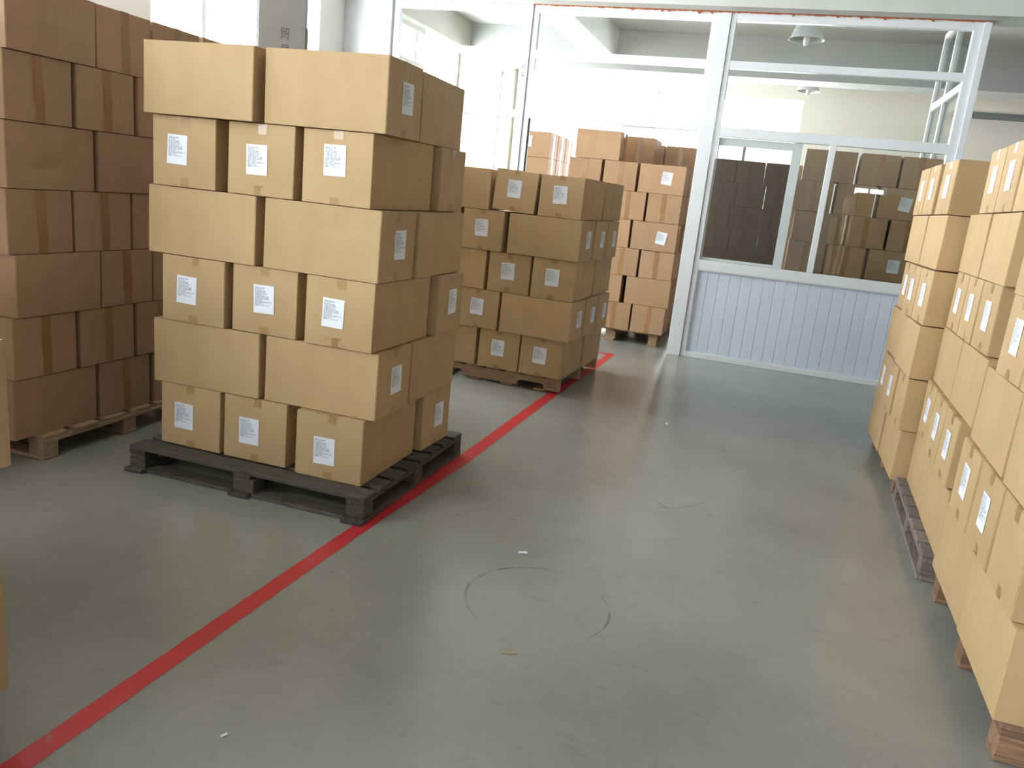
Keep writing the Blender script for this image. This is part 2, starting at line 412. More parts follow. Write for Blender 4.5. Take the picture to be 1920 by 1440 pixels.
# window bay
pr('jamb', 2.0495, 0, 2.100, ZS); pr('jamb', 4.210, 0, 4.2845, ZS)
for z0, z1 in [(0, .062), (.945, 1.045), (2.293, 2.388), (2.945, 3.018), (3.388, ZS)]: pr('rail', 2.100, z0, 4.210, z1)
pr('mullion', 3.174, 1.045, 3.234, 2.293)
for z0, z1 in [(2.388, 2.945), (3.018, 3.388)]: pr('pane', 2.100, z0, 4.210, z1, YP+.03, YP+.036, M_GLASS, c=0)
n = 0; x0 = 2.100
while x0 < 4.205:
    pr('plank', x0+.001, .062, min(x0+.1125, 4.210), .945, YP+.024, YP+.046, M_PLANK, c=.0025); x0 += .1135
pr('panel_backing', 2.100, .062, 4.210, .945, YP+.0462, YP+.056, M_PLANK, c=0)
for x0, x1, z0, z1 in [(2.100, 4.21, .935, .945), (2.100, 2.106, .062, .935)]: pr('gasket', x0, z0, x1, z1, YP+.004, YP+.024, M_ALU, c=0)
# sliding window inside the window bay
win = struct(empty('window_%d' % (wn+1)), 'sliding window in the partition'); wn += 1
pr('pane', 3.234, 1.045, 4.210, 2.293, YP+.022, YP+.028, M_GLASS, win, 0)
sash = [(2.104, 2.212, 2.926, 2.290), (2.104, 1.048, 2.926, 1.075), (2.836, 1.075, 2.926, 2.212), (2.104, 1.075, 2.118, 2.212)]
for x0, z0, x1, z1 in sash: pr('sash_frame', x0, z0, x1, z1, YP+.040, YP+.064, M_SASH, win, .002)
pr('pane', 2.118, 1.075, 2.836, 2.212, YP+.049, YP+.055, M_TINT, win, 0)
pr('pane', 2.930, 1.048, 3.172, 2.290, YP+.022, YP+.028, M_GLASS, win, 0)
# side return of the partition
struct(part)
def side(name, y0, z0, y1, z1, x0=4.285, x1=4.345, mat=None, c=.002): return bx(name, mat or M_ALU, x0, y0, z0, x1, y1, z1, part, c)
for y0 in (6.92, 7.71): side('post', y0, 0, y0+.06, 3.80)
for y0, y1 in ((5.677, 6.92), (6.98, 7.71)):
    for z0, z1 in [(0, .06), (.945, 1.045), (2.94, 3.02), (3.74, 3.80)]: side('rail', y0, z0, y1, z1)
    for z0, z1 in [(1.045, 2.94), (3.02, 3.74)]: side('pane', y0, z0, y1, z1, 4.312, 4.318, M_GLASS, 0)
    side('wall_panel', y0, .06, y1, .945, 4.305, 4.325, M_PLANK)
# ragged rust-red sealant along the top of the frame
rnd = random.Random(11)
mb = MB(); x = 0.0; prev = None
while x < 4.35:
    lo = ZS-rnd.uniform(.004, .014)-(0.02 if rnd.random() < .04 else 0); hi = ZS+.003
    if prev: mb.quad((prev[0], YP-.022, prev[1]), (x, YP-.022, lo), (x, YP-.022, hi), (prev[0], YP-.022, hi)); mb.quad((prev[0], YP-.022, hi), (x, YP-.022, hi), (x, YP, hi), (prev[0], YP, hi))
    prev = (x, lo); x += rnd.uniform(.012, .03)
o = build('sealant_bead', mb, M_RUST, part); o['label'] = 'rust red ragged sealant'
me = text_mesh('marker_writing', '共\n次', .07, M_INK, 1.0); fit_text(me, .05, .15)
link('marker_writing', me, part, (-0.042, D0-.0215, 2.80), (math.pi/2, 0, 0))

# ------------------------------------------------------------------ pendant lamps in the inner room
def lamp(loc, label):
    root = tag(empty('pendant_lamp', loc), label, 'lamp', 'bell lamps of the inner room')
    mb = MB(); prof = [(.04, .22), (.075, .215), (.11, .17), (.14, .10), (.162, .03), (.178, .005), (.182, 0), (.176, .004), (.158, .032), (.136, .10), (.106, .166), (.07, .205), (.04, .21)]
    mb.lathe(prof, 28); build('lamp_shade', mb, M_LAMP, root, smooth=True)
    mb = MB(); mb.lathe([(.001, -.055), (.022, -.05), (.03, -.02), (.032, .06), (.025, .12), (.02, .2)], 16); build('bulb', mb, M_BULB, root, smooth=True)
    mb = MB(); mb.lathe([(.001, .29), (.03, .285), (.04, .22), (.04, .2)], 16); build('lamp_cap', mb, M_LAMP, root, smooth=True)
    mb = MB(); mb.lathe([(.006, .28), (.006, ZC-loc[2])], 8); build('cord', mb, M_GREYTRIM, root)
lamp((2.78, 6.2, 3.365), 'grey bell pendant lamp behind the topmost partition pane')
lamp((2.92, 10.7, 3.50), 'smaller, washed-out bell pendant lamp behind the second partition pane')

# ------------------------------------------------------------------ cartons
def lin(a, b, n): return [a+(b-a)*i/n for i in range(n+1)]
TT = [-1, -.988, -.72, -.36, 0, .36, .72, .988, 1]
class CartonType:
    def __init__(self, l, w, h, style, seed):
        self.l, self.w, self.h, self.style = l, w, h, style
        r = random.Random(seed)
        self.amp = {k: r.uniform(.0005, .004) for k in ('-x', '+x', '-y', '+y')}
        self.amp['-z'] = 0.0; self.amp['+z'] = r.uniform(-.002, .0)
        self.dents = [(r.choice(['-x', '+x', '-y', '+y']), r.uniform(-.7, .7), r.choice([-.95, .95, r.uniform(-.6, .6)]), r.uniform(.12, .3), r.uniform(.002, .007)) for _ in range(3)]
        self.lean = (r.uniform(-.003, .003), r.uniform(-.003, .003))
        self.rr = r
        style_a = style == 'A'
        self.body = self._body(M_KA if style_a else M_KB)
        tm = M_TA if style_a else M_TB
        tw = (.024 if style_a else .027)
        tl = r.uniform(.036, .052) if style_a else None
        self.tapes = [self._tape(True, tw, tl, tm), self._tape(False, tw, tl, tm)]
    def disp(self, face, u, v):
        a = self.amp[face]*(1-u*u)*(1-v*v)
        for f, du, dv, rad, am in self.dents:
            if f == face:
                d2 = ((u-du)**2+(v-dv)**2)/(rad*rad)
                if d2 < 4: a -= am*math.exp(-d2)
        return a
    def point(self, face, u, v, off=0.0):
        hx, hy, hz = self.l/2-.0045, self.w/2-.005, self.h/2-.0012
        d = self.disp(face, u, v)+off
        if face == '-x': p = [-hx-d, u*hy, hz+v*hz]
        elif face == '+x': p = [hx+d, u*hy, hz+v*hz]
        elif face == '-y': p = [u*hx, -hy-d, hz+v*hz]
        elif face == '+y': p = [u*hx, hy+d, hz+v*hz]
        elif face == '+z': p = [u*hx, v*hy, 2*hz+d]
        else: p = [u*hx, v*hy, .0006-off]
        t = p[2]/self.h
        p[0] += self.lean[0]*t; p[1] += self.lean[1]*t
        return p
    def _body(self, mat):
        mb = MB(); ids = {}
        def key(face, i, j):
            # shared vertices along box edges
            m = len(TT)-1
            if face in ('-x', '+x'): return (0 if face == '-x' else m, i, j)
            if face in ('-y', '+y'): return (i, 0 if face == '-y' else m, j)
            return (i, j, 0 if face == '-z' else m)
        m = len(TT)-1
        for face in ('-x', '+x', '-y', '+y', '-z', '+z'):
            for i in range(m+1):
                for j in range(m+1):
                    k = key(face, i, j)
                    if k in ids: continue
                    p = self.point(face, TT[i], TT[j])
                    nb = sum(1 for q in k if q in (0, m))
                    if nb >= 2:        # soften edges and corners
                        c = .0022 if nb == 2 else .0035
                        for a in range(3):
                            if k[a] == 0: p[a] += c
                            elif k[a] == m: p[a] -= c
                    ids[k] = len(mb.v); mb.v.append(tuple(p))
            for i in range(m):
                for j in range(m):
                    mb.f.append((ids[key(face, i, j)], ids[key(face, i+1, j)], ids[key(face, i+1, j+1)], ids[key(face, i, j+1)]))
        return mb.mesh('carton_body', mat, False)
    def _tape(self, top, tw, tl, mat):
        mb = MB(); off = .0011
        uw = tw/(self.w/2)
        shift = self.rr.uniform(-.05, .05)
        us = [shift-uw, shift-uw/3, shift+uw/3, shift+uw]
        H = self.h
        if tl is not None:
            v0, v1 = (1-2*tl/H, .995) if top else (-.995, -1+2*tl*self.rr.uniform(.8, 1.05)/H)
        else:
            v0, v1 = (-.35 + self.rr.uniform(-.1, .1), .995) if top else (-.995, self.rr.uniform(-.1, .15))
            if not top: off = .0006
        for face in ('-x', '+x'):
            vs = lin(v0, v1, 4)
            for i in range(3):
                for j in range(4):
                    mb.quad(*[self.point(face, a, b, off) for a, b in ((us[i], vs[j]), (us[i+1], vs[j]), (us[i+1], vs[j+1]), (us[i], vs[j+1]))])
        face = '+z' if top else '-z'
        xs = lin(-.998, .998, 8)
        o2 = off if top else -.0004
        for i in range(3):
            for j in range(8):
                mb.quad(*[self.point(face, b, a, o2) for a, b in ((us[i], xs[j]), (us[i+1], xs[j]), (us[i+1], xs[j+1]), (us[i], xs[j+1]))])
        return mb.mesh('packing_tape', mat)

LABEL_TEXT = '\n'.join(['商品名称  净水机  (整机)', '型  号:  台式机二', '颜色: 白色  大号箱, 通用款', '产  品编号: 件号二, 300060276', '生产日期: 年月日, 20200926', '出厂检验: 合格  批次, 第二  包装箱',
                        '公司电话: 上海市松江工业园区东路', '电话: 021-50712889', '地址: 上海市松江区工业园区东路二号厂房', '仓库区: 二号库二排', '保质期至二〇二二年九月二十六日'])
TXT = fit_text(text_mesh('printed_text', LABEL_TEXT, .01, M_INK, 1.0), .090, .088)
LW, LH = .110, .132
mb = MB(); mb.box(-LW/2, -LH/2, 0, LW/2, LH/2, .0006); LABEL_ME = mb.mesh('shipping_label', M_PAPER)

TYPES = {}
def variants(key, l, w, h, style, n=5):
    TYPES[key] = [CartonType(l, w, h, style, hash((round(h*1e4), i)) & 0xffff if False else int(h*1e4)*10+i) for i in range(n)]
WA, LA = .359, .60
variants('A', LA, WA, .3174, 'A', 6)
variants('R', LA, WA, .3078, 'A', 5)
variants('M', LA, WA, .3125, 'A', 5)
WB, LB = .375, .505
variants('L', LB, WB, .2985, 'B', 4)
variants('B', LB, WB, .3057, 'B', 4)
variants('G', LB, WB, .309, 'B', 4)

ORD = ['bottom', 'second', 'third', 'fourth', 'fifth', 'sixth', 'seventh']
crnd = random.Random(21)
def carton(typ, axis, x, y, z, r, label, group, ends='', sides='', roll=0.0, variant=None, luv=None):
    """x, y: corner of the footprint with the smallest local x and y before the turn r; axis: world axis of the long side"""
    T = TYPES[typ]; t = T[variant % len(T)] if variant is not None else crnd.choice(T)
    dx, dy = (t.l, t.w) if axis == 'X' else (t.w, t.l)
    c, s = math.cos(r), math.sin(r)
    loc = (x+c*dx/2-s*dy/2, y+s*dx/2+c*dy/2, z)
    root = tag(empty('carton', loc, r+(math.pi/2 if axis == 'Y' else 0)), label, 'carton', group)
    if roll:
        root.rotation_euler = (root.rotation_euler[0], 0, root.rotation_euler[2])
        q = Matrix.Rotation(roll, 4, 'Y')
        root.rotation_euler = (q @ Matrix.Rotation(r+(math.pi/2 if axis == 'Y' else 0), 4, 'Z')).to_euler()
        root.location.z += abs(math.sin(roll))*dx/2
    link('carton_body', t.body, root)
    for tp in t.tapes: link('packing_tape', tp, root)
    def put(face, u, v, tilt):
        lo = link('shipping_label', LABEL_ME, root)
        p = t.point(face, u, v, .0012)
        nrm = {'-x': Vector((-1, 0, 0)), '+x': Vector((1, 0, 0)), '-y': Vector((0, -1, 0)), '+y': Vector((0, 1, 0))}[face]
        upv = Vector((0, 0, 1)); rv = upv.cross(nrm)
        M = Matrix((rv, upv, nrm)).transposed().to_4x4()
        M = Matrix.Translation(p) @ M @ Matrix.Rotation(tilt, 4, 'Z')
        lo.matrix_local = M
        link('printed_text', TXT, lo, (-.002, .012, .0010))
    for e in ends:
        f = e+'x'
        # u grows along +local y; seen from outside the right hand is -y on '-x' and +y on '+x'
        u = (luv[0] if luv else crnd.uniform(-.22, 0.0)); v = luv[1] if luv else crnd.uniform(-.06, .10)
        put(f, -u if e == '-' else u, v, crnd.uniform(-.03, .03))
    for e in sides:
        u = luv[0] if luv else .3; v = luv[1] if luv else .1
        put(e+'y', u if e == '-' else -u, v, crnd.uniform(-.16, .05))
    return root

def look(ends, plain='plain long-sided'):
    return 'white-labelled' if ends else plain
def nth(i, n): 
    return {2: ['left', 'right'], 3: ['left', 'middle', 'right']}[n][i]

# ---- stack on the dark pallet
Z0, H = .13, .3174
GA = 'cartons on the dark pallet'
LAY = ['bottom', 'second', 'third', 'fourth', 'fifth', 'top']
A_front = [
 [('Y', .029, .006, -.003), ('Y', .402, .005, .012), ('Y', .818, -.014, .011)],
 [('X', -.004, -.006, .030), ('X', .614, .021, -.004)],
 [('Y', .049, -.011, .012), ('Y', .425, .018, -.001), ('Y', .826, .005, -.010)],
 [('X', -.040, -.002, .004), ('X', .595, .005, -.015)],
 [('Y', -.012, -.005, -.004), ('Y', .390, .010, -.014), ('Y', .775, .018, -.036)],
 [('X', -.040, -.034, -.016), ('X', .588, -.008, .011)],
]
A_back = [
 [('X', -.02, .645, 0, ''), ('X', .598, .640, -.03, '+')],
 [('Y', .04, .41, 0, ''), ('Y', .435, .395, 0, ''), ('Y', .852, .392, .010, '')],
 [('X', -.01, .640, 0, ''), ('X', .624, .628, .012, '+')],
 [('Y', .02, .38, 0, ''), ('Y', .42, .375, 0, ''), ('Y', .850, .366, .016, '')],
 [('X', -.04, .630, 0, ''), ('X', .575, .634, .030, '')],
 [('Y', -.02, .37, 0, ''), ('Y', .385, .375, 0, ''), ('Y', .800, .392, .050, '')],
]
LUV = {(0,0): (-.2, .0), (0,1): (-.18, -.05), (0,2): (-.12, -.12), (2,0): (-.2, .0), (2,1): (0, .06), (2,2): (-.16, .0), (4,0): (-.2, .06), (4,1): (-.1, .0), (4,2): (-.06, .2)}
for k in range(6):
    for i, (ax, x, y, r) in enumerate(A_front[k]):
        n = len(A_front[k])
        if ax == 'Y': ends = '-'
        else: ends = '+' if i == 1 else ''
        lb = '%s carton, %s of %s in front, %s layer of dark-pallet stack' % ('white-labelled square-ended' if ax == 'Y' else ('long carton-width' if False else 'long plain-sided'), nth(i, n), {2: 'two', 3: 'three'}[n], LAY[k])
        carton('A', ax, x, y, Z0+k*H, r, lb, GA, ends, luv=LUV.get((k, i), (0.1, .05)))
    for i, (ax, x, y, r, ends) in enumerate(A_back[k]):
        n = len(A_back[k])
        lb = 'carton at the back, %s of %s behind, %s layer of dark-pallet stack' % (nth(i, n), {2: 'two', 3: 'three'}[n], LAY[k])
        carton('A', ax, x, y, Z0+k*H, r, lb, GA, ends, luv=(.15, .05))

# ---- stack behind it on the notched pallet
Z0M, HM = .128, .3125
GM = 'cartons on the notched pallet'
LAYM = ['bottom', 'second', 'third', 'fourth', 'top']
M_rows = [
 [('X', .045, 2.935, -.045, '', 'long plain front-left'), ('Y', .664, 2.900, -.045, '-', 'white-labelled front-middle'), ('Y', 1.027, 2.878, -.045, '-', 'white-labelled front-right'), ('Y', 1.062, 3.492, -.038, '', 'plain rear-right'), ('Y', .695, 3.514, -.038, '', 'plain rear-middle')],
 [('Y', .088, 2.925, -.06, '', 'half-hidden front-left'), ('Y', .456, 2.898, -.06, '-', 'white-labelled front-middle'), ('X', .829, 2.873, -.075, '+', 'long plain front-right'), ('X', .858, 3.252, -.06, '+', 'side-labelled middle-right'), ('X', .882, 3.628, -.05, '+', 'side-labelled rear-right'), ('Y', .49, 3.51, -.05, '', 'hidden rear-middle')],
 [('X', .070, 2.905, -.03, '', 'long plain front-left'), ('Y', .692, 2.882, -.03, '-', 'white-labelled front-middle'), ('Y', 1.062, 2.858, -.03, '-', 'bulging white-labelled front-right'), ('Y', 1.086, 3.47, -.03, '', 'plain rear-right'), ('Y', .715, 3.49, -.03, '', 'plain rear-middle')],
 [('Y', .064, 2.905, -.05, '', 'half-hidden front-left'), ('Y', .436, 2.890, -.05, '-', 'white-labelled front-middle'), ('X', .832, 2.868, -.07, '+', 'long plain front-right'), ('X', .860, 3.246, -.06, '+', 'side-labelled middle-right'), ('X', .886, 3.622, -.05, '+', 'side-labelled rear-right'), ('Y', .47, 3.50, -.05, '', 'hidden rear-middle')],
 [('X', .052, 2.900, -.02, '', 'long plain front-left'), ('Y', .668, 2.892, -.06, '-', 'tilted white-labelled front-middle'), ('Y', 1.047, 2.879, -.06, '-', 'creased white-labelled front-right'), ('Y', 1.086, 3.494, -.06, '', 'plain rear-right'), ('Y', .70, 3.515, -.05, '', 'plain rear-middle')],
]
for k, row in enumerate(M_rows):
    for ax, x, y, r, ends, d in row:
        carton('M', ax, x, y, Z0M+k*HM, r, '%s carton, %s layer, on the notched pallet beyond the dark-pallet stack' % (d, LAYM[k]), GM, ends,
               roll=(.045 if 'tilted' in d else 0), luv=(-.05, .1) if ends == '-' else (.2, .05))

# ---- three stacks along the right
def right_stack(key, h, z0, rows, phrase, group):
    for k, row in enumerate(rows):
        cnt = {}
        for ax, x, y, r, ends, d in row:
            z = z0+k*h
            lb = '%s carton, %s layer, %s' % (d, LAY[k], phrase)
            carton(key, ax, x, y, z, r, lb, group, ends, luv=(.05, .05) if ends else None)
E_, L_ = 'X', 'Y'
P3 = [
 [(L_, 3.694, 1.864, 0, '', 'near plain-sided'), (L_, 3.688, 2.479, 0, '', 'far plain-sided'), (E_, 4.079, 1.875, 0, '', 'inner row near')],
 [(E_, 3.677, 1.838, .0, '', 'near unlabelled'), (E_, 3.668, 2.215, 0, '-', 'middle white-labelled'), (E_, 3.673, 2.596, 0, '-', 'far white-labelled'), (L_, 4.302, 1.855, 0, '', 'inner row near')],
 [(L_, 3.669, 1.838, 0, '', 'near plain-sided'), (L_, 3.685, 2.459, 0, '', 'far plain-sided'), (E_, 4.058, 1.845, 0, '', 'inner row near')],
 [(E_, 3.681, 1.835, .03, '-', 'near white-labelled'), (E_, 3.672, 2.210, .02, '-', 'middle white-labelled'), (E_, 3.688, 2.606, 0, '-', 'far white-labelled'), (L_, 4.312, 1.834, 0, '', 'inner row near')],
 [(L_, 3.695, 1.899, 0, '-', 'near end-labelled'), (L_, 3.695, 2.516, 0, '', 'far plain-sided'), (E_, 4.079, 1.905, 0, '', 'inner row near')],
 [(E_, 3.709, 2.007, .025, '-', 'near white-labelled'), (E_, 3.697, 2.454, 0, '-', 'middle white-labelled'), (E_, 3.697, 2.824, 0, '-', 'far white-labelled'), (L_, 4.333, 2.037, 0, '', 'inner row near')],
]
right_stack('R', .3118, .105, P3, 'far right-hand stack beside the partition', 'cartons of the far right-hand stack')
s2 = -.037
P2 = [
 [(L_, 3.732, .645, s2, '', 'near plain-sided'), (L_, 3.757, 1.25, s2, '', 'far plain-sided'), (E_, 4.11, .70, s2, '', 'inner row near')],
 [(E_, 3.722, .715, s2, '-', 'near white-labelled'), (E_, 3.738, 1.085, s2, '-', 'middle white-labelled'), (E_, 3.760, 1.465, s2, '-', 'far white-labelled'), (L_, 4.34, .70, s2, '', 'inner row near')],
 [(L_, 3.745, .62, s2, '', 'near plain-sided'), (L_, 3.770, 1.225, s2, '', 'far plain-sided'), (E_, 4.12, .70, s2, '', 'inner row near')],
 [(E_, 3.758, .70, -.02, '-', 'near white-labelled'), (E_, 3.765, 1.085, s2, '-', 'middle white-labelled'), (E_, 3.780, 1.455, s2, '-', 'far white-labelled'), (L_, 4.37, .73, s2, '', 'inner row near')],
 [(L_, 3.741, .640, -.05, '', 'near plain-sided'), (L_, 3.770, 1.255, -.05, '', 'far plain-sided'), (E_, 4.12, .63, s2, '', 'inner row near')],
 [(E_, 3.732, .450, s2, '-', 'near white-labelled'), (E_, 3.745, .825, s2, '-', 'middle white-labelled'), (E_, 3.762, 1.200, s2, '-', 'far white-labelled'), (L_, 4.35, .45, s2, '', 'inner row near')],
]
right_stack('R', .3085, .130, P2, 'middle right-hand stack', 'cartons of the middle right-hand stack')
s1 = -.02
P1 = [
 [(L_, 3.674, -.664, s1, '', 'near plain-sided'), (L_, 3.690, -.058, s1, '', 'far plain-sided'), (E_, 4.04, -.66, s1, '', 'inner row near')],
 [(E_, 3.667, -.615, -.03, '', 'near unlabelled'), (E_, 3.675, -.245, -.03, '-', 'middle white-labelled'), (E_, 3.686, .122, -.03, '-', 'far white-labelled'), (L_, 4.29, -.66, s1, '', 'inner row near')],
 [(L_, 3.672, -.760, s1, '', 'near plain-sided'), (L_, 3.689, -.119, -.04, '', 'far plain-sided'), (E_, 4.06, -.75, s1, '', 'inner row near')],
 [(E_, 3.680, -.78, s1, '-', 'near white-labelled'), (E_, 3.690, -.405, s1, '-', 'middle white-labelled'), (E_, 3.700, -.029, s1, '-', 'far white-labelled'), (L_, 4.29, -.79, s1, '', 'inner row near')],
 [(L_, 3.672, -.90, s1, '', 'near plain-sided'), (L_, 3.688, -.285, s1, '', 'far plain-sided'), (E_, 4.05, -.90, s1, '', 'inner row near')],
]
right_stack('R', .3065, .132, P1, 'nearest right-hand stack', 'cartons of the nearest right-hand stack')

# ---- dim brown stack at the far left (faces the aisle, +X)
XF = -.48
def left_rows():
    rows = [
     [('L', -.375), ('E', .142), ('E', .54), ('L', .935), ('E', 1.46), ('E', 1.85)],
     [('E', -.372), ('E', .022), ('E', .410), ('E', .80), ('L', 1.19), ('E', 1.71)],
     [('L', -.345), ('E', .165), ('E', .545), ('L', .935), ('E', 1.46), ('E', 1.85)],
     [('E', -.378), ('E', .008), ('E', .400), ('E', .80), ('L', 1.19), ('E', 1.71)],
     [('L', -.362), ('L', .160), ('E', .69), ('L', 1.08), ('E', 1.60), ('E', 1.99)],
     [('E', -.360), ('E', .033), ('E', .425), ('E', .82), ('L', 1.20), ('E', 1.72)],
     [('L', -.350), ('E', .160), ('E', .548), ('L', .94), ('E', 1.46), ('E', 1.85)],
    ]
    return rows
LAY7 = ['bottom', 'second', 'third', 'fourth', 'fifth', 'sixth', 'top']
POS = ['nearest', 'second', 'third', 'fourth', 'fifth', 'sixth']
GL = 'brown cartons of the dim left stack'
for k, row in enumerate(left_rows()):
    for i, (kd, y) in enumerate(row):
        xo = crnd.uniform(-.006, .006)
        if kd == 'L': x, ax = XF-WB+xo, 'Y'
        else: x, ax = XF-LB+xo, 'X'
        carton('L', ax, x, y, .125+k*.2985, crnd.uniform(-.006, .006), '%s brown carton, %s in the %s layer of the dim left stack' % ('long-sided' if kd == 'L' else 'tape-banded', POS[i], LAY7[k]), GL)
    kd = row[0][0]
    xi = XF-(WB if kd == 'L' else LB)-.012-(LB if kd == 'L' else WB)
    carton('L', 'X' if kd == 'L' else 'Y', xi, row[0][1]+.004, .125+k*.2985, 0, 'brown carton in the inner row, %s layer of the dim left stack' % LAY7[k], GL)
# tall pale carton with writing on top of it
pg = tag(empty('carton', (-.70, 2.05, .125+7*.2985), math.radians(31)), 'tall grey carton printed with a Chinese character, on the dim left stack', 'carton')
mb = MB(); mb.box(-.158, -.13, 0, .158, .13, .60, .004); build('carton_body', mb, M_GREY_BOARD, pg)
mb = MB(); mb.box(.159, -.12, .10, .169, .09, .27, .003); build('side_flap', mb, M_GREY_BOARD, pg)
for ch, zz in (('贸', .215), ('易', .105)):
    me = fit_text(text_mesh('printed_text', ch, .09, M_INK), .062, .075)
    link('printed_text', me, pg, (.020, -.1312, zz), (math.pi/2, 0, 0))

# ---- near stack cut by the left picture edge
GN = 'cartons at the left picture edge'
NEAR = [[(.731-.367*i+dx, y+.004*(i % 2)) for i in range(5)] for dx, y in ((0, -2.365), (-.041, -2.405), (.054, -2.375))]  # extended inward with unseen columns that shade the floor
for k, row in enumerate(NEAR):
    for i, (x, y) in enumerate(row):
        carton('A', 'Y', x, y, .13+k*.3174, 0, '%s carton in the %s layer of the stack cut by the left picture edge' % (['outermost', 'second', 'third', 'fourth', 'unseen innermost'][i], ['bottom', 'middle', 'top'][k]), GN)

# ---- unseen stack by the window wall, added out of frame to shade the floor
GK = 'unseen brown cartons added against the near window wall'
for k in range(7):
    for j in range(3):
        carton('L', 'X', -1.46+crnd.uniform(-.006, .006), -1.72+j*.387, .125+k*.2985, crnd.uniform(-.006, .006), '%s brown carton, %s layer, unseen shade stack against the near window wall' % (['near', 'middle', 'far'][j], LAY7[k]), GK)

# ---- inner-room stacks of brown taped cartons
GB = 'brown cartons of the doorway stack'
BKR = [
 [('E', 1.040), ('E', 1.426)], [('L', .767), ('L', 1.316)], [('E', 1.045), ('E', 1.437)], [('L', .780), ('L', 1.305)],
 [('E', 1.040), ('E', 1.432)], [('E', .507), ('E', .904), ('L', 1.300)], [('L', .560)],
]
for k, row in enumerate(BKR):
    n = len(row)
    for i, (kd, x) in enumerate(row):
        ax = 'X' if kd == 'L' else 'Y'
        d = {1: ['only'], 2: ['left', 'right'], 3: ['left', 'middle', 'right']}[n][i]
        lab = (k, i) in ((3, 1), (5, 2))
        carton('B', ax, x, 5.80+crnd.uniform(0, .012), .145+k*.3057, 0, '%s brown carton, %s in the %s layer of the doorway stack' % ('white-labelled' if lab else ('plain-sided' if kd == 'L' else 'tape-banded'), d, LAY7[k]), GB,
               sides='-' if lab else '', luv=(.22, .10) if k == 5 else (.33, -.05))
    if k < 6:
        for j, x in enumerate((.93, 1.435) if k % 2 == 0 else (.79, 1.305)):
            carton('B', 'Y' if k % 2 == 0 else 'X', x, 6.325, .145+k*.3057, 0, 'rear %s brown carton, %s layer of the doorway stack' % (['left', 'right'][j], LAY7[k]), GB)
for k in range(5):      # filler row under the overhanging left carton of the doorway stack
    carton('B', 'X' if k % 2 else 'Y', .25 if k % 2 else .62, 5.815, .145+k*.3057, 0, 'left outer brown carton, %s layer of the doorway stack' % LAY7[k], GB)
carton('B', 'Y', .985, 6.33, .145+6*.3057, 0, 'tape-striped brown carton turned end-on at the top rear of the doorway stack', GB)
GC = 'cartons of the second doorway stack'
for k in range(7):
    for j, x in enumerate((1.0, 1.385)):
        carton('B', 'Y', x, 7.0, .13+k*.305, crnd.uniform(-.01, .01), '%s brown carton, %s layer, second stack deep behind the doorway' % (['left', 'right'][j], LAY7[k]), GC)
GD = 'cartons of the left inner stack'
for k in range(7):
    for j in range(3):
        carton('B', 'X', -.46, 6.6+j*.386, .14+k*.3057, crnd.uniform(-.008, .008), '%s brown carton, %s layer, inner stack left of the doorway' % (['front', 'middle', 'rear'][j], LAY7[k]), GD, sides='-' if (k == 6 and j == 0) else '', luv=(-.15, .2))
GG = 'brown cartons behind the sliding window'
GW = [
 [('E', 2.96), ('E', 3.345), ('L', 3.745)], [('L', 2.96), ('E', 3.49), ('E', 3.885)], [('E', 2.94), ('E', 3.33), ('L', 3.735)],
 [('E', 2.955), ('E', 3.345), ('L', 3.745)], [('L', 2.965), ('E', 3.498), ('E', 3.893)], [('E', 2.925), ('E', 3.330), ('L', 3.738)], [('L', 2.968), ('E', 3.502), ('E', 3.892)],
]
for k, row in enumerate(GW):
    for i, (kd, x) in enumerate(row):
        lab = (k, i) in ((3, 2), (5, 2))
        carton('G', 'X' if kd == 'L' else 'Y', x, 5.85+crnd.uniform(0, .012), .11+k*.309, 0, '%s brown carton, %s in the %s layer behind the sliding window' % ('white-labelled' if lab else ('plain' if kd == 'L' else 'tape-banded'), nth(i, 3), LAY7[k]), GG,
               sides='-' if lab else '', luv=(.0, .0))
GH = 'cartons deep behind the tinted pane'
for k in range(7):
    for j in range(4):
        carton('B', 'Y', 1.78+j*.376+(.05 if k % 2 else 0), 8.6, .13+k*.3057, 0.0, '%s brown carton, %s layer, deep behind the tinted sliding pane' % (['leftmost', 'left', 'right', 'rightmost'][j], LAY7[k]), GH)

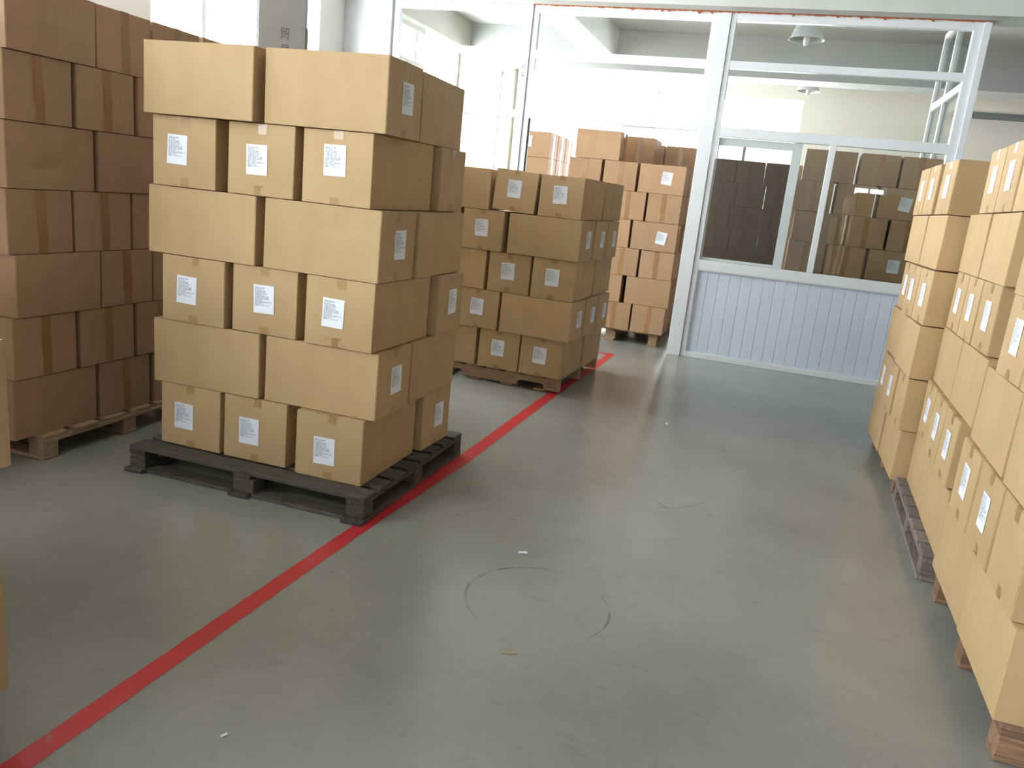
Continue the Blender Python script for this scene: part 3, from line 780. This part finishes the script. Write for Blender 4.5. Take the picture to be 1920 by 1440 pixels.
# ------------------------------------------------------------------ pallets
prnd = random.Random(5)
BOARD = {}
def board(name, mat, x0, y0, z0, x1, y1, z1, parent):
    """one plank; its mesh is centred so the grain follows its length"""
    lx, ly, lz = x1-x0, y1-y0, z1-z0
    along_x = lx >= ly
    a, b = (lx, ly) if along_x else (ly, lx)
    key = (name, mat.name, round(a, 3), round(b, 3), round(lz, 3))
    if key not in BOARD:
        mb = MB(); mb.box(-a/2, -b/2, 0, a/2, b/2, lz, .003); BOARD[key] = mb.mesh(name, mat)
    return link(name, BOARD[key], parent, ((x0+x1)/2, (y0+y1)/2, z0), (0, 0, 0 if along_x else math.pi/2))
def block_pallet(label, mat, x, y, rz, lx, ly, top, deck='X', n_deck=7, bottom='Y', cross=False, group='wooden pallets'):
    root = tag(empty('pallet', (x, y, 0), rz), label, 'pallet', group)
    t = .02; bh = top-3*t-.002
    zb, zk, zs, zd = 0.001, t+.001, t+bh+.001, 2*t+bh+.001
    bw = .095
    # deck boards
    if deck == 'X':
        w = (ly-(n_deck-1)*.04)/n_deck
        for i in range(n_deck):
            y0 = i*(w+.04); board('deck_board', mat, prnd.uniform(-.004, .004), y0, zd, lx+prnd.uniform(-.004, .004), y0+w, top-.0005, root)
        for i in range(3):
            x0 = i*(lx-bw)/2; board('stringer_board', mat, x0, 0, zs, x0+bw, ly, zd, root)
    else:
        w = (lx-(n_deck-1)*.04)/n_deck
        for i in range(n_deck):
            x0 = i*(w+.04); board('deck_board', mat, x0, prnd.uniform(-.004, .004), zd, x0+w, ly+prnd.uniform(-.004, .004), top-.0005, root)
        for i in range(3):
            y0 = i*(ly-bw)/2; board('stringer_board', mat, 0, y0, zs, lx, y0+bw, zd, root)
    for i in range(3):
        for j in range(3):
            x0 = i*(lx-bw)/2; y0 = j*(ly-bw)/2
            board('block', mat, x0+.002, y0+.002, zk, x0+bw+.02*(i == 1), y0+bw, zs, root)
    if bottom == 'Y':
        for i in range(3):
            x0 = i*(lx-bw)/2; board('bottom_board', mat, x0-.005, -.03 if cross else 0, zb, x0+bw+.005, ly, zk, root)
        if cross:
            for j in (0, 1):
                xs = [bw+.005, (lx-bw)/2-.005, (lx+bw)/2+.005, lx-bw-.005]
                for a, b in ((xs[0], xs[1]), (xs[2], xs[3])): board('bottom_board', mat, a+.002, j*(ly-bw), zb, b-.002, j*(ly-bw)+bw, zk, root)
    else:
        for j in range(3):
            y0 = j*(ly-bw)/2; board('bottom_board', mat, 0, y0, zb, lx, y0+bw, zk, root)
    return root
pa = block_pallet('dark weathered wooden pallet under the tall carton stack by the red line', M_WDARK, -.05, -.118, 0, 1.305, 1.20, .13, 'X', 8, 'Y', True)
block_pallet('brown wooden pallet under the dim left stack', M_WPALE, -1.50, -.255, 0, 1.05, 1.15, .125, 'X', 6, 'X')
block_pallet('brown wooden pallet under the unseen shade stack against the near window wall', M_WPALE, -1.95, -1.74, 0, 1.02, 1.2, .125, 'X', 6, 'X')  # added out of view to carry the shade-casting stack
block_pallet('brown wooden pallet hidden behind the dark pallet stack, under dim left stack', M_WPALE, -1.50, 1.0, 0, 1.05, 1.25, .125, 'X', 6, 'X')
block_pallet('reddish pallet under the nearest right-hand stack', M_WRED, 3.705, -.665, -.02, .98, 1.20, .132, 'Y', 6, 'X')
block_pallet('greyed wooden pallet jutting out under the middle right-hand stack', M_WGREY, 3.69, .655, -.037, 1.05, 1.22, .130, 'X', 7, 'Y')
block_pallet('reddish pallet under the far right-hand stack', M_WRED, 3.74, 1.955, 0, 1.0, 1.10, .105, 'Y', 6, 'X')
block_pallet('reddish pallet under the stack cut by the left picture edge', M_WRED, -.72, -2.95, 0, 1.80, 1.15, .13, 'X', 7, 'Y')
block_pallet('pale pallet under the doorway stack', M_WPALE, .66, 5.865, 0, 1.08, .98, .145, 'X', 6, 'Y')
block_pallet('pale pallet under the second stack deep behind the doorway', M_WPALE, .95, 6.96, 0, .85, .62, .13, 'X', 4, 'Y')
block_pallet('pale pallet under the inner stack left of the doorway', M_WPALE, -.50, 6.62, 0, .58, 1.15, .14, 'X', 6, 'Y')
block_pallet('pale pallet under the stack behind the sliding window', M_WPALE, 2.95, 5.88, 0, 1.28, .60, .11, 'X', 4, 'Y')
block_pallet('pale pallet deep behind the tinted sliding pane', M_WPALE, 1.72, 8.58, 0, 1.62, .60, .13, 'X', 4, 'Y')

# notched stringer pallet under the second stack
pm = tag(empty('pallet', (.035, 2.965, 0), -.04), 'pale pallet with notched side boards under the second labelled stack', 'pallet', 'wooden pallets')
LX, LY, TOP = 1.345, 1.20, .128
def notched():
    z0, z1 = .018, TOP-.018
    out = [(0, z0)]
    for a, b in ((.26, .50), (LX-.50, LX-.26)) if False else ((.24, .50), (LX-.36, LX-.13)):
        out += [(a, z0), (a, z0+.030), (a+.02, z0+.046), (b-.02, z0+.046), (b, z0+.030), (b, z0)]
    out += [(LX, z0), (LX, z1), (0, z1)]
    return out
for y0 in (0, (LY-.04)/2, LY-.04):
    mb = MB(); mb.prism(notched(), y0, y0+.04); build('stringer', mb, M_WPALE, pm)
for i in range(8):
    w = .115; y_ = 0 if False else i*(LX-w)/7
    board('deck_board', M_WPALE, y_, 0, TOP-.018, y_+w, LY, TOP-.0005, pm)
for i in range(5):
    w = .10; x0 = i*(LX-.12-w)/4
    board('bottom_board', M_WPALE, x0, 0, .001, x0+w, LY, .018, pm)
st = fit_text(text_mesh('stamped_mark', 'IPPC', .05, M_INK), .05, .028)
link('stamped_mark', st, pm, (LX-.065, -.0012, .066), (math.pi/2, 0, 0))
mb = MB()
for x0, z0, x1, z1 in ((-.036, -.022, .036, -.019), (-.036, .019, .036, .022), (-.036, -.022, -.033, .022), (.033, -.022, .036, .022)):
    mb.quad((x0, 0, z0), (x1, 0, z0), (x1, 0, z1), (x0, 0, z1))
build('stamped_mark', mb, M_INK, pm, (LX-.065, -.0012, .066))

# ------------------------------------------------------------------ litter on the floor
def sliver(loc, rz, l, label):
    mb = MB(); n = 6
    for i in range(n):
        a, b = i/n, (i+1)/n
        w = lambda t: .0035*(1-abs(2*t-1)**3)+.0006
        z = lambda t: .0015+.004*t*t
        mb.box(-l/2+l*a, -w((a+b)/2), z((a+b)/2)-.0014, -l/2+l*b, w((a+b)/2), z((a+b)/2)+.0014)
    tag(build('wood_sliver', mb, M_STRAW, None, loc, (0, 0, rz)), label, 'litter')
sliver((2.184, -.797, .0005), .25, .055, 'pale dry wood sliver lying on the open floor')
def scrap(loc, rz, s, label):
    mb = MB(); mb.quad((-s, -s*.35, .0016), (s*.2, -s*.5, .005), (s, -s*.1, .003), (s*.8, s*.4, .007)); mb.quad((-s, -s*.35, .0016), (s*.8, s*.4, .007), (-.1*s, s*.5, .002), (-s*.8, s*.3, .004))
    for q in list(mb.v): mb.v.append((q[0], q[1], q[2]-.0012))
    n = len(mb.v)//2; mb.f += [tuple(i+n for i in reversed(f)) for f in list(mb.f)]
    tag(build('paper_scrap', mb, M_PAPER, None, loc, (0, 0, rz)), label, 'litter')
scrap((1.99, -.018, .0), .3, .022, 'small curled white paper scrap on the floor past the round scuff')
scrap((2.287, 2.608, .0), 1.2, .016, 'tiny white paper scrap on the floor near the doorway')
scrap((1.598, -1.554, .0), .8, .010, 'tiny crumpled paper bit on the near floor beside the red line')
